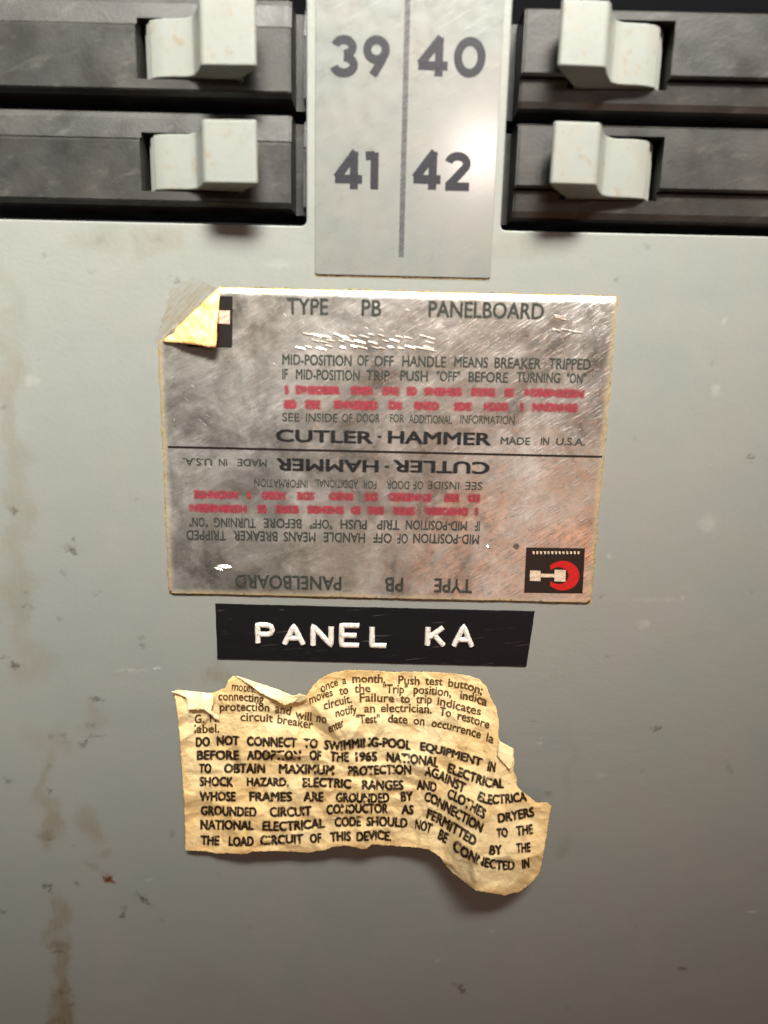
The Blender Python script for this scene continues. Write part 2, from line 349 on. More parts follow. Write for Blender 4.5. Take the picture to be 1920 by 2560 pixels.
# ------------------------------------------------------------------ breakers
HP = .0012                                   # plateau height over cover
zl41 = P(360, 348, HP).z; zl39 = P(360, 62, HP).z; PITCH = zl39-zl41
print('pitch by lines', PITCH, 'numbers', P(1000, 143).z-P(1000, 428).z)
k_ = PITCH/.0254
HB = PITCH*.965                              # body height
xl = P(728, 380, HP).x; xr = P(1290, 400, HP).x
zc41 = zl41-(HB/2-.0069*k_); zcr = P(1675, 482, HP).z+(HB/2-.0069*k_)
print('left centre', zc41, 'right centre', zcr)
ZBT = P(360, 516, .0).z-zc41
print('zbt', ZBT, HB/2)
def lx(px, py, h, x0): return P(px, py, h+HP).x-x0
HX0 = lx(352, 400, .0008, xl); TX0 = lx(506, 380, .0078, xl); TX1 = lx(644, 380, .0082, xl)
BZ1 = P(420, 334, .0015+HP).z-zc41; BZ0 = P(420, 474, .0015+HP).z-zc41; TZ1 = P(575, 298, .008+HP).z-zc41; TZ0 = P(575, 458, .008+HP).z-zc41
print('handle', HX0, TX0, TX1, BZ0, BZ1, TZ0, TZ1)
rx_ = [-(P(x, 400, h+HP).x-xr) for x, h in ((1655, .0008), (1497, .0078), (1378, .0082))]
LEFT = (HX0, TX0, TX1, BZ0, BZ1, TZ0, TZ1); RIGHT = (rx_[0], rx_[1], rx_[2], -.0054, .0060, -.0066, .0049)
print('right handle', rx_, [zcr-P(1600, y, .0015+HP).z for y in (350, 500)], [zcr-P(1440, y, .008+HP).z for y in (305, 460)])
def breaker(label, cx, cz, flip, tip_dx=0.0):
    HX0, TX0, TX1, BZ0, BZ1, TZ0, TZ1 = RIGHT if flip else LEFT
    """origin at the centre of the body front; +x end points to the number strip before flipping"""
    k = PITCH/.0254; zbt = ZBT
    def pf(a=0.0):
        t = HB/2
        return [(t, -.020), (t, -.0022+a), (t-.0004, -.0012+a), (t-.0016, -.0006+a), (t-.0066*k, -.0001+a), (t-.0067*k, -.0012+a), (t-.0070*k, -.0012+a),
            (t-.0071*k, .0008+a), (t-.0077*k, .0012+a), (t-.0212*k, .0012+a), (t-.0213*k, .0009+a), (t-.0215*k, .0010+a), (zbt+.0010, .0007+a), (zbt+.0001, -.0006+a), (zbt, -.0200)]
    def clip(pr, z0, z1):
        o = []
        for i in range(len(pr)-1):
            (za, ha), (zb, hb) = pr[i], pr[i+1]
            if z0 <= za <= z1: o.append((za, ha))
            for z in ((z1, z0)):
                if (za-z)*(zb-z) < 0: o.append((z, ha+(hb-ha)*(z-za)/(zb-za)))
        if z0 <= pr[-1][0] <= z1: o.append(pr[-1])
        return o
    verts = []; faces = []
    def extr(pr, x0, x1, caps=True, closing=True):
        n = len(pr); b = len(verts)
        for x in (x0, x1):
            for z, h in pr: verts.append((x, -h, z))
        for i in range(n if closing else n-1):
            j = (i+1) % n; faces.append((b+i, b+j, b+n+j, b+n+i))
        if caps: faces.append(tuple(b+i for i in range(n))); faces.append(tuple(b+n+i for i in range(n-1, -1, -1)))
    # local x: number-strip side end of plateau at x=0, body goes to -x
    xe = 0.0; hx1 = TX1-.004; hx0 = HX0; hz1, hz0 = (BZ1+.0002, BZ0-.0006) if flip else (BZ1+.0006, BZ0-.0003)
    x_far = -.090
    pr = pf()
    extr(pr, x_far, hx0); extr(pr, hx1, xe-.0004)
    lowp = pf(-.0004); extr(lowp, xe-.0004, xe)
    top = clip(pr, hz1, 1); bot = clip(pr, -1, hz0)
    for seg in (top, bot):
        zc = seg[-1][0] if seg is top else seg[0][0]
        # wall of the hole
        s2 = list(seg)
        if seg is top: s2 = s2+[(zc, -.020)]
        else: s2 = [(zc, -.020)]+s2
        extr(s2, hx0, hx1, caps=False)
    # shoulder running under the number strip
    sh = pf(-.0042); extr(sh, xe+.0022, xe+.022)
    extr([(HB/2, -.020), (HB/2, -.0085), (ZBT, -.0085), (ZBT, -.020)], xe-.001, xe+.023)
    # floor of the handle well
    b = len(verts); verts.extend([(hx0, .009, hz0), (hx1, .009, hz0), (hx1, .009, hz1), (hx0, .009, hz1)]); faces.append((b, b+1, b+2, b+3))
    t = thing('circuit_breaker', label, 'circuit breaker', (cx, -HP, cz), 'circuit breakers either side of the number strip')
    me = bpy.data.meshes.new('body'); me.from_pydata(verts, [], faces); me.materials.append(M_BLACK)
    bm = bmesh.new(); bm.from_mesh(me); bmesh.ops.recalc_face_normals(bm, faces=bm.faces)
    bm.to_mesh(me); bm.free()
    body = link(bpy.data.objects.new('body', me), t)
    bv = body.modifiers.new('b', 'BEVEL'); bv.width = .00018; bv.segments = 2; bv.limit_method = 'ANGLE'
    # handle: profile (x,h) extruded along z
    e0 = hx0*1000; a0 = TX0*1000; a1 = TX1*1000+tip_dx
    arc = [(e0+.6, -5), (e0+.9, -2.6), (e0+1.5, -2.3), (e0+1.6, -1.2), (e0+2.3, -.9), (e0+2.6, .2), (e0+4.0, .9), (e0+6.0, 1.45), (a0-4.4, 1.75)]
    tip = [(a0-2.6, 2.4), (a0-1.2, 4.6), (a0-.1, 7.4), (a0+.5, 7.9), (a1-.5, 8.3), (a1, 7.7), (a1-.3, 6.9), (a1-5.2, 0.0), (a1-6.2, -5)]
    prof = arc+tip
    ve = []; fa = []; n = len(prof)
    for s in (1, -1):
        for x, h in prof:
            f = max(0, min(1, (h-1.6)/5)); z = (BZ1+(TZ1-BZ1)*f) if s > 0 else (BZ0+(TZ0-BZ0)*f)
            ve.append((x*.001, -h*.001, z))
    for i in range(n): j = (i+1) % n; fa.append((i, j, n+j, n+i))
    fa.append(tuple(range(n))); fa.append(tuple(range(2*n-1, n-1, -1)))
    me = bpy.data.meshes.new('handle'); me.from_pydata(ve, [], fa); me.materials.append(M_HANDLE)
    bm = bmesh.new(); bm.from_mesh(me); bmesh.ops.recalc_face_normals(bm, faces=bm.faces); bm.to_mesh(me); bm.free()
    hd = link(bpy.data.objects.new('handle', me), t)
    bv = hd.modifiers.new('b', 'BEVEL'); bv.width = .00045; bv.segments = 3; bv.limit_method = 'ANGLE'; bv.angle_limit = R(25)
    me.polygons.foreach_set('use_smooth', [True]*len(me.polygons))
    wn_ = hd.modifiers.new('w', 'WEIGHTED_NORMAL')
    if flip: t.rotation_euler = (0, math.pi, 0)
    return t
for lab, x, z, fl in (('lower black breaker beside the 41, its pale grey handle pointing right', xl, zc41, False),
                      ('upper black breaker beside the 39, its pale grey handle pointing right', xl+P(728, 100, HP).x-xl, zc41+PITCH, False),
                      ('lower black breaker beside the 42, its pale grey handle pointing left', xr, zcr, True),
                      ('upper black breaker beside the 40, its pale grey handle pointing left', xr, zcr+PITCH, True)):
    breaker(lab, x, z, fl)

# ------------------------------------------------------------------ number strip
lx0 = P(790, 690).x; lx1 = P(1226, 692).x; lz = P(1000, 691).z
lx0 = (lx0+P(786, 200).x)/2; 
strip = thing('number_strip', 'grey plastic number strip printed 39, 40, 41 and 42 between the breakers', 'number strip', (0, 0, lz))
def child_plate(name, o, h0, h1, m, par, **kw):
    ob = plate(name, o, h0, h1, m, None, **kw); ob.parent = par; ob.matrix_parent_inverse = Matrix.Translation(-Vector(par.location)); return ob
def reparent(ob, par): ob.parent = par; ob.matrix_parent_inverse = Matrix.Translation(-Vector(par.location)); return ob
child_plate('adhesive_edge', roundrect(lx0+.00005, lz-.0004, lx1-.00005, .19, .0006), 0.00002, .00008, M_GLUE, strip)
child_plate('plastic_strip', roundrect(lx0, lz, lx1, .19, .0006), .0001, .0004, M_STRIP, strip, bev=.00012)
rx = [P(1017, 60).x, P(1003, 640).x]; rz = P(1003, 643).z
child_plate('centre_line', [(rx[1]-.00055, rz), (rx[1]+.00055, rz), (rx[0]+.0006, .18), (rx[0]-.0006, .18)], .00041, .00043, M_RULE, strip)

def ribbon(pts, wd, verts, faces, y, closed=False):
    """flat stroke of width wd along 2D pts, butt ends"""
    n = len(pts); b = len(verts)
    for i in range(n):
        if closed: a = pts[i-1]; c = pts[(i+1) % n]
        else: a = pts[max(0, i-1)]; c = pts[min(n-1, i+1)]
        dx, dz = c[0]-a[0], c[1]-a[1]; L = math.hypot(dx, dz); nx, nz = -dz/L*wd/2, dx/L*wd/2
        verts.append((pts[i][0]+nx, y, pts[i][1]+nz)); verts.append((pts[i][0]-nx, y, pts[i][1]-nz))
    for i in range(n if closed else n-1):
        j = (i+1) % n; faces.append((b+2*i, b+2*j, b+2*j+1, b+2*i+1))
def arcp(cx, cz, rx_, rz_, a0, a1, n=18): return [(cx+rx_*math.cos(R(a0+(a1-a0)*i/n)), cz+rz_*math.sin(R(a0+(a1-a0)*i/n))) for i in range(n+1)]
# digit strokes in a box of height 1 (stroke width .17): centre lines
DIG = {'3': (.62, [(arcp(.27, .735, .21, .185, 168, -90), 0), (arcp(.27, .285, .245, .205, 90, -168), 0)]),
       '9': (.70, [(arcp(.35, .66, .26, .255, 0, 360, 30)[:-1], 1), ([(.585, .56), (.50, .38), (.26, 0.0)], 0)]),
       '4': (.68, [([(.50, 1.0), (.04, .30)], 0), ([(.0, .27), (.66, .27)], 0), ([(.46, 1.0), (.46, 0)], 0)]),
       '1': (.40, [([(.27, 1.0), (.27, 0)], 0), ([(.02, .90), (.27, .925)], 0)]),
       '0': (.76, [(arcp(.38, .5, .28, .415, 0, 360, 36)[:-1], 1)]),
       '2': (.66, [(arcp(.32, .71, .22, .205, 170, -35), 0), ([(.52, .62), (.10, .08)], 0), ([(.04, .08), (.62, .08)], 0)])}
def number(txt, boxes, par):
    ve = []; fa = []; y = -.00044
    for ch, (x0, y0, x1, y1) in zip(txt, boxes):
        a = P(x0, (y0+y1)/2); b = P(x1, (y0+y1)/2); z1 = P((x0+x1)/2, y0).z; z0 = P((x0+x1)/2, y1).z
        wd = DIG[ch][0]; hh = z1-z0
        for pts, cl in DIG[ch][1]:
            q = [(a.x+px/wd*(b.x-a.x), z0+pz*hh) for px, pz in pts]
            ribbon(q, hh*.235, ve, fa, y, cl); y -= .000004
    reparent(mesh_obj('printed_number', ve, fa, M_NUM), par)
number('39', [(832, 93, 896, 192), (910, 93, 972, 190)], strip)
number('40', [(1046, 95, 1122, 192), (1134, 97, 1214, 193)], strip)
number('41', [(838, 380, 908, 474), (912, 382, 948, 474)], strip)
number('42', [(1034, 380, 1104, 475), (1110, 384, 1178, 475)], strip)

# ------------------------------------------------------------------ foil label
c4 = [P(392, 716), P(1541, 742), P(1477, 1506), P(424, 1482)]
for p in c4: print('foil corner', p.x, p.z)
FX0 = (c4[0].x+c4[3].x)/2; FX1 = (c4[1].x+c4[2].x)/2; FZ1 = (c4[0].z+c4[1].z)/2; FZ0 = (c4[2].z+c4[3].z)/2
FCX, FCZ = (FX0+FX1)/2, (FZ0+FZ1)/2
foil = thing('foil_label', 'scuffed silver foil panelboard label printed twice, its upper left corner folded over', 'label', (FCX, 0, FZ0))
def fh(x, z):
    """height of the foil above the cover"""
    h = .00055 + .00018*noise.noise(Vector((x*70, 3.1, z*55))) + .00006*noise.noise(Vector((x*260, 7, z*260)))
    e = FZ1-z
    if e < .0010: h -= .00056*(1-e/.0010)
    h += .00022*math.exp(-((x-FX0)/.004)**2)*math.exp(-((z-P(400, 960).z)/.010)**2)   # blister at the left edge
    return max(h, .00012)
A = P(398, 856); B = P(553, 719)
pa = (A.x, A.z); pb = (B.x, B.z)
o_ = roundrect(FX0, FZ0, FX1, FZ1, .0012)
# drop the upper left corner, replace it by the fold line
o_ = [p for p in o_ if not ((pb[0]-pa[0])*(p[1]-pa[1])-(pb[1]-pa[1])*(p[0]-pa[0]) > 0)]
# keep order: roundrect is ccw from the right top; insert fold points where the gap is
idx = next(i for i in range(len(o_)) if o_[i][1] > FZ1-1e-5 and o_[(i+1) % len(o_)][1] < FZ1-.01)
o_ = o_[:idx+1]+[(pb[0], FZ1), (FX0, pa[1])]+o_[idx+1:]
o_ = densify(o_, .0006, .00012)
v2, f2 = sheet(o_, .0007)
ve = [(x, -fh(x, z), z) for x, z in v2]; fa = list(f2)
# skirt down to the cover
from collections import Counter
def border_edges(faces):
    cnt = {}
    for f in faces:
        for i in range(len(f)):
            a, b = f[i], f[(i+1) % len(f)]; cnt[(a, b)] = 1
    return [(a, b) for (a, b) in cnt if (b, a) not in cnt]
bd = border_edges(f2); low = {}
for a, b in bd:
    for i in (a, b):
        if i not in low: low[i] = len(ve); ve.append((ve[i][0], -.00003, ve[i][2]))
    fa.append((b, a, low[a], low[b]))
ob = mesh_obj('foil_sheet', ve, fa, M_FOIL, smooth=True)
def edge_attr(me, w, f=None):
    co = [v.co for v in me.vertices]; vals = []
    for v in co:
        d = min(v.x-FX0, FX1-v.x, v.z-FZ0, (FZ1-v.z)*3); vals.append(max(0.0, min(1.0, 1-d/w)) if f is None else f(v))
    me.attributes.new('edge', 'FLOAT', 'POINT').data.foreach_set('value', vals)
edge_attr(ob.data, .0014); reparent(ob, foil)
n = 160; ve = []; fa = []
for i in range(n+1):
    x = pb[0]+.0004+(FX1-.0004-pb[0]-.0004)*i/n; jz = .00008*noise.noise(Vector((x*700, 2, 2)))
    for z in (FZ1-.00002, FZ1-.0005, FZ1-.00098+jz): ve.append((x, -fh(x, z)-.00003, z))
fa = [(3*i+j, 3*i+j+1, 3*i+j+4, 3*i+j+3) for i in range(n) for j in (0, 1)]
reparent(mesh_obj('upper_edge_highlight', ve, fa, M_EDGE), foil)  # overlay strip: painted highlight along the bent top edge
child_plate('adhesive_edge', densify([(FX0-.0003, FZ0-.0004), (FX1+.0003, FZ0-.0004), (FX1+.0003, FZ1+.0003), (pb[0]-.0004, FZ1+.0003), (FX0-.0003, pa[1]+.0002)], .0008, .0004), .00001, .00002, M_GLUE, foil)
# rusty glue threads where the corner lifted off
C = (FX0, FZ1)
thr = [(FX0-.001, pa[1]-.0005), (pb[0]-.001, FZ1+.0002), (pb[0]-.0065, FZ1+.0022), (FX0+.003, FZ1-.001)]
v2, f2 = sheet(densify(thr, .0006, .0009), .0012)
reparent(mesh_obj('glue_threads', [(x, -.00006-.00012*abs(noise.noise(Vector((x*900, 0, z*900)))), z) for x, z in v2], f2, M_THREAD), foil)
edge_attr(scene.objects['glue_threads'].data, 1, lambda v: max(0.0, min(1.0, 1.15-abs((pb[0]-pa[0])*(v.z-pa[1])-(FZ1-pa[1])*(v.x-pa[0]))/math.hypot(pb[0]-pa[0], FZ1-pa[1])/.0085)))
# folded corner: mirror image of the missing corner over the fold line, curling up
gA = P(405, 853, .001); gB = P(549, 716, .001); gC = P(546, 866, .001)
def tri_flap():
    v = []; f = []; N = 22
    for i in range(N+1):
        for j in range(N+1-i):
            a, b = i/N, j/N
            p = Vector((gA.x, 0, gA.z))*(1-a-b)+Vector((gB.x, 0, gB.z))*b+Vector((gC.x, 0, gC.z))*a
            d = a    # distance from the fold
            h = .0006+.0026*math.sin(min(1, d*1.1)*math.pi*.5)*(1-.35*b)+.0006*noise.noise(Vector((p.x*420, 1, p.z*420)))
            wob = .0005*noise.noise(Vector((p.x*300, 5, p.z*300)))*a
            v.append((p.x+wob-(.0008*a*(1-a-b)*4), -h, p.z+wob))
    idx = {}; k = 0
    for i in range(N+1):
        for j in range(N+1-i): idx[i, j] = k; k += 1
    for i in range(N):
        for j in range(N-i):
            f.append((idx[i, j], idx[i+1, j], idx[i, j+1]))
            if i+j < N-1: f.append((idx[i+1, j], idx[i+1, j+1], idx[i, j+1]))
    return v, f
v, f = tri_flap(); ob = mesh_obj('folded_corner', v, f, M_GOLD, smooth=True)
so_ = ob.modifiers.new('s', 'SOLIDIFY'); so_.thickness = .00012; reparent(ob, foil)

def text_mesh(txt, fat=0.0, bold=0.0, spacing=1.0):
    cu = bpy.data.curves.new('t', 'FONT'); cu.body = txt; cu.resolution_u = 3; cu.offset = bold; cu.space_character = spacing
    o = bpy.data.objects.new('t', cu); me = bpy.data.meshes.new_from_object(o)
    vs = [tuple(q.co) for q in me.vertices]; fs = [tuple(p.vertices) for p in me.polygons]
    if fat:
        v0 = vs; f0 = fs; vs = []; fs = []
        for q_, (ox, oy) in enumerate(((-2.2, 0), (2.2, 0), (0, 1.9), (0, -1.9), (-1, -.8), (1, -.8), (1, .8), (-1, .8), (0, 0))):
            b_ = len(vs); vs += [(x+ox*fat, y+oy*fat, q_*.000003) for x, y, _ in v0]; fs += [tuple(b_+i for i in f) for f in f0]
    bpy.data.objects.remove(o); bpy.data.curves.remove(cu); bpy.data.meshes.remove(me)
    xs = [q[0] for q in vs]; ys = [q[1] for q in vs]; return vs, fs, min(xs), max(xs), min(ys), max(ys)
def print_foil(name, pieces, m, bold=0.0, lift=.00004, both=True):
    """pieces: (text, px0, px1, cy, capheight px) on the upper half, repeated upside down on the lower half"""
    for rot in ((0, 1) if both else (0,)):
        ve = []; fa = []
        for (txt, x0, x1, cy, ch) in pieces:
            vs, fs, a, b, c, d = text_mesh(txt, bold)
            pL = P(x0, cy-(960-x0)*.0); pR = P(x1, cy+(x1-x0)*.0125); zc = pL.z; zc2 = pR.z
            hh = P(x0, cy-ch/2).z-P(x0, cy+ch/2).z
            base = len(ve)
            for x, y, w_ in vs:
                s = (x-a)/(b-a); X = pL.x+s*(pR.x-pL.x); Z = (zc+zc2)/2+((y-c)/(d-c)-.5)*hh
                if rot: X = 2*FCX-X; Z = 2*FCZ-Z
                ve.append((X, -fh(X, Z)-lift-w_, Z))
            fa += [tuple(base+i for i in f) for f in fs]; HALO.extend([1]*(len(fs)*4//9)+[0]*(len(fs)-len(fs)*4//9))
        ob_ = mesh_obj(name, ve, fa, m); split_halo(ob_, M_HRED if m is M_RED else M_HALO); reparent(ob_, foil)
print_foil('printed_title', [('TYPE', 717, 822, 766, 44), ('PB', 903, 955, 770, 44), ('PANELBOARD', 1070, 1360, 774, 44)], M_INK, .02)
print_foil('printed_line', [('MID-POSITION', 706, 880, 899, 29), ('OF', 893, 922, 901, 29), ('OFF', 935, 985, 902, 29), ('HANDLE', 1005, 1115, 903, 29), ('MEANS', 1135, 1220, 905, 29), ('BREAKER', 1235, 1352, 907, 29), ('TRIPPED', 1370, 1476, 909, 29)], M_INK, .02)
print_foil('printed_line', [('IF', 706, 720, 935, 28), ('MID-POSITION', 740, 900, 936, 28), ('TRIP', 915, 975, 938, 28), ('PUSH', 1000, 1070, 939, 28), ('"OFF"', 1090, 1150, 940, 28), ('BEFORE', 1170, 1270, 942, 28), ('TURNING', 1290, 1400, 943, 28), ('"ON"', 1415, 1464, 945, 28)], M_INK, .02)
print_foil('printed_line', [('SEE', 706, 750, 1042, 22), ('INSIDE', 765, 845, 1043, 22), ('OF', 856, 882, 1044, 22), ('DOOR', 892, 950, 1044, 22), ('FOR', 975, 1010, 1045, 22), ('ADDITIONAL', 1022, 1130, 1047, 22), ('INFORMATION', 1150, 1286, 1048, 22)], M_INK, .01)
print_foil('printed_maker_name', [('CUTLER', 689, 935, 1089, 34), ('-', 943, 955, 1091, 7), ('HAMMER', 968, 1229, 1093, 34)], M_INKB, .026)
print_foil('printed_origin', [('MADE', 1250, 1325, 1101, 20), ('IN', 1350, 1372, 1102, 20), ('U.S.A.', 1388, 1462, 1103, 20)], M_INK, .02)
# smeared red words: illegible runs of strokes
def red_line(x0, x1, cy, words):
    rg = random.Random(int(cy)); pieces = []
    for (a, b) in words:
        n_ = max(1, round((b-a)*(x1-x0)/17)); xa = x0+(x1-x0)*a; xb = x0+(x1-x0)*b
        pieces.append((''.join(rg.choice('HENBRSEOD') for _ in range(n_)), xa, xb, cy+(xa-x0)*.0125, 28))
    print_foil('red_warning_line', pieces, M_RED, .11)
red_line(710, 1470, 974, [(0, .02), (.035, .19), (.215, .30), (.32, .385), (.40, .44), (.455, .59), (.61, .70), (.72, .76), (.785, .99)])
red_line(708, 1462, 1010, [(0, .05), (.07, .13), (.165, .32), (.345, .40), (.43, .52), (.56, .63), (.66, .75), (.78, .80), (.82, .98)])
# dividing rule
p0 = P(412, 1112); p1 = P(1506, 1139); n = 60; ve = []; fa = []
for i in range(n+1):
    t = i/n; x = FX0+.0012+(FX1-FX0-.0016)*t; z = FCZ
    ve += [(x, -fh(x, z+.0003)-.00005, z+.00025), (x, -fh(x, z-.0003)-.00005, z-.00025)]
fa = [(2*i, 2*i+2, 2*i+3, 2*i+1) for i in range(n)]
reparent(mesh_obj('dividing_line', ve, fa, M_LOGO), foil)
# emblem
def flat(name, polys, m, lift, parent):
    ve = []; fa = []
    for rot in (1,):
        for pl in polys:
            pts2, f2 = sheet(densify([(P(*q).x, P(*q).z) for q in pl], .0012), .0012)
            b = len(ve)
            for X, Z in pts2:
                ve.append((X, -fh(X, Z)-lift, Z))
            fa += [tuple(b+i for i in f) for f in f2]
        reparent(mesh_obj(name, ve, fa, m), parent); ve = []; fa = []
sk = lambda x0, y0, x1, y1: [(x0+(1480-y0)*.05, y0), (x1+(1480-y0)*.05, y0+2), (x1+(1480-y1)*.05, y1+2), (x0+(1480-y1)*.05, y1)]
flat('emblem_background', [sk(1309, 1367, 1455, 1480)], M_LOGO, .00004, foil)
outer = [(1405+42*math.cos(R(a)), 1437+37*math.sin(R(a))) for a in range(-140, 141, 10)]
inner = [(1395+25*math.cos(R(a)), 1437+21*math.sin(R(a))) for a in range(140, -141, -10)]
flat('emblem_background', [[(540, 740), (583, 741), (582, 869), (470, 867)]], M_LOGO, .00004, foil)
flat('emblem_bars', [[(545, 776), (576, 777), (576, 810), (545, 809)]], M_LTAN, .00008, foil)
flat('emblem_ring', [outer+inner], M_LRED, .00007, foil)
flat('emblem_bars', [[(1324, 1424), (1350, 1425), (1350, 1451), (1323, 1450)], [(1350.5, 1432), (1384.5, 1433), (1384.5, 1441), (1350.5, 1441)], [(1385, 1422), (1413, 1423), (1412, 1452), (1384, 1451)]], M_LTAN, .0001, foil)
tk = []
for i in range(13):
    x = 1330+i*9.3; tk.append([(x, 1376), (x+5.5, 1377), (x+4.8, 1384), (x+1, 1383)])
flat('emblem_small_print', tk, M_LTAN, .00007, foil)
# registered mark
flat('registered_mark', [[(1289+8*math.cos(R(a)), 1364+8*math.sin(R(a))) for a in range(0, 360, 30)]], M_INK, .00005, foil)
# bright raised dashes put in to stand for glints on the foil
nt = NT('glint_metal'); nt.set('Base Color', (.95, .88, .78, 1)); nt.set('Metallic', .9); nt.set('Roughness', .28); M_GLINT = nt.m
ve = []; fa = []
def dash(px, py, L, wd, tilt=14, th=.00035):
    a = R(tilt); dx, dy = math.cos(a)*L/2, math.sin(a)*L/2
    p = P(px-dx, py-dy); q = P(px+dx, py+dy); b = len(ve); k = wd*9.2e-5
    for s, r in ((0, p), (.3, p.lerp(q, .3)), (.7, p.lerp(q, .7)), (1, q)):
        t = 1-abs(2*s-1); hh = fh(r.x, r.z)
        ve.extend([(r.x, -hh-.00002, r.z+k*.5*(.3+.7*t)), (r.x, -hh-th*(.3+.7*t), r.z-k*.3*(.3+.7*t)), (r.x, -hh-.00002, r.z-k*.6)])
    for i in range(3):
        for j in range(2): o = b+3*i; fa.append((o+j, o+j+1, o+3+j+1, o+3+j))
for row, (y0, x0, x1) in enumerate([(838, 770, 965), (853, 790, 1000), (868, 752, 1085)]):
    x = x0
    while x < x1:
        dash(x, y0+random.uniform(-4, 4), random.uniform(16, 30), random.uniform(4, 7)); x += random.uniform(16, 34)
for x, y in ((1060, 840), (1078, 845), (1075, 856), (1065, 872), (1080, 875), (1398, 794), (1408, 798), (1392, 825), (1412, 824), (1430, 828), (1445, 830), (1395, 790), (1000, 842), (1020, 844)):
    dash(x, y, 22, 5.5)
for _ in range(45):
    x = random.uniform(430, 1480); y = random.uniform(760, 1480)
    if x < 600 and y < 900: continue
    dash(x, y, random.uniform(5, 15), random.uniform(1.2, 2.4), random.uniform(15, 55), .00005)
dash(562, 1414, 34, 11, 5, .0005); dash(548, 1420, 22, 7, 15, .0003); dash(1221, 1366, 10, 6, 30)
o = reparent(mesh_obj('glint_dashes', ve, fa, M_GLINT), foil); o['kind'] = 'stuff'

# ------------------------------------------------------------------ embossed tape
t4 = [P(538, 1516), P(1336, 1521), P(1322, 1658), P(546, 1652)]
for p in t4: print('tape', p.x, p.z)
tx0 = (t4[0].x+t4[3].x)/2; tx1 = (t4[1].x+t4[2].x)/2; tz1 = (t4[0].z+t4[1].z)/2; tz0 = (t4[2].z+t4[3].z)/2
tape = thing('name_tape', 'black embossed plastic tape reading PANEL KA in white letters', 'tape label', ((tx0+tx1)/2, 0, tz0))
to = densify([(tx0, tz0), (tx1-.0008, tz0-.0002), (tx1+.0003, tz1), (tx0-.0001, tz1+.0001)], .0015, .00009)
child_plate('tape_strip', to, 0, .00035, M_TAPE, tape, bev=.0001)
LET = {'P': [[(.0, 0), (.0, 1), (.62, 1), (.85, .93), (.95, .75), (.85, .55), (.62, .47), (.0, .47)]],
       'A': [[(0, 0), (.5, 1), (1, 0)], [(.2, .32), (.8, .32)]],
       'N': [[(0, 0), (0, 1), (1, 0), (1, 1)]],
       'E': [[(1, 1), (0, 1), (0, 0), (1, 0)], [(0, .5), (.85, .5)]],
       'L': [[(0, 1), (0, 0), (1, 0)]],
       'K': [[(0, 0), (0, 1)], [(.95, 1), (.1, .42)], [(.35, .6), (1, 0)]]}
for ch, x0, x1, ya, yb in (('P', 645, 684, 1561, 1605), ('A', 712, 758, 1563, 1608), ('N', 783, 828, 1564, 1611), ('E', 854, 898, 1562, 1611), ('L', 930, 966, 1566, 1612), ('K', 1069, 1109, 1566, 1611), ('A', 1135, 1180, 1564, 1613)):
    cu = bpy.data.curves.new('letter', 'CURVE'); cu.dimensions = '3D'; cu.bevel_depth = .00070; cu.bevel_resolution = 3; cu.use_fill_caps = True
    L = P(x0, (ya+yb)/2); Rr = P(x1, (ya+yb)/2); z1 = P(x0, ya).z; z0 = P(x0, yb).z
    for st in LET[ch]:
        s = cu.splines.new('POLY'); q = densify(st, .12, 0, False)+[st[-1]]; s.points.add(len(q)-1)
        for i, (a, b) in enumerate(q): s.points[i].co = (L.x+a*(Rr.x-L.x), 0, z0+b*(z1-z0), 1)
    tmp = bpy.data.objects.new('tmp', cu); me = bpy.data.meshes.new_from_object(tmp); bpy.data.objects.remove(tmp)
    for vv in me.vertices: vv.co.y = vv.co.y*.75-.00034; vv.co.x += .00010*noise.noise(vv.co*1500); vv.co.z += .00006*noise.noise(vv.co*1500+Vector((9, 9, 9)))
    me.name = 'letter'; me.materials.clear(); me.materials.append(M_EMB); me.polygons.foreach_set('use_smooth', [True]*len(me.polygons))
    reparent(link(bpy.data.objects.new('raised_letter', me)), tape)

# ------------------------------------------------------------------ torn paper notice
OUT = [(443,1725),(485,1729),(525,1733),(545,1727),(564,1719),(571,1700),(582,1689),(606,1695),(651,1710),(696,1725),(729,1740),(748,1738),(766,1740),(781,1716),(799,1698),(829,1683),(862,1676),(907,1676),
 (975,1680),(1051,1680),(1111,1682),(1171,1689),(1198,1698),(1216,1716),(1225,1743),(1241,1771),(1247,1801),(1246,1843),(1253,1861),(1268,1864),(1283,1873),(1286,1903),(1283,1925),(1291,1945),(1292,1963),(1305,1978),(1322,1991),(1340,2006),
 (1370,2007),(1379,2016),(1373,2039),(1369,2070),(1364,2102),(1355,2156),(1348,2182),(1334,2202),(1301,2229),(1262,2239),(1219,2232),(1189,2226),(1165,2208),(1135,2186),(1111,2159),(1102,2144),(1086,2132),(1069,2123),(1021,2117),
 (975,2114),(930,2111),(918,2122),(907,2123),(885,2118),(862,2114),(832,2117),(811,2126),(766,2132),(711,2128),(633,2128),(618,2135),(603,2136),(570,2133),(543,2134),(509,2128),(464,2126),(463,2072),(460,1997),(455,1921),(449,1831),(442,1771),(436,1737)]
def sst(a, b, x):
    t = max(0, min(1, (x-a)/(b-a))); return t*t*(3-2*t)
def seg_d(x, y, ax, ay, bx, by):
    dx, dy = bx-ax, by-ay; t = max(0, min(1, ((x-ax)*dx+(y-ay)*dy)/(dx*dx+dy*dy)))
    qx, qy = ax+t*dx, ay+t*dy; d = math.hypot(x-qx, y-qy); s = dx*(y-ay)-dy*(x-ax)
    return d, (1 if s > 0 else -1), t
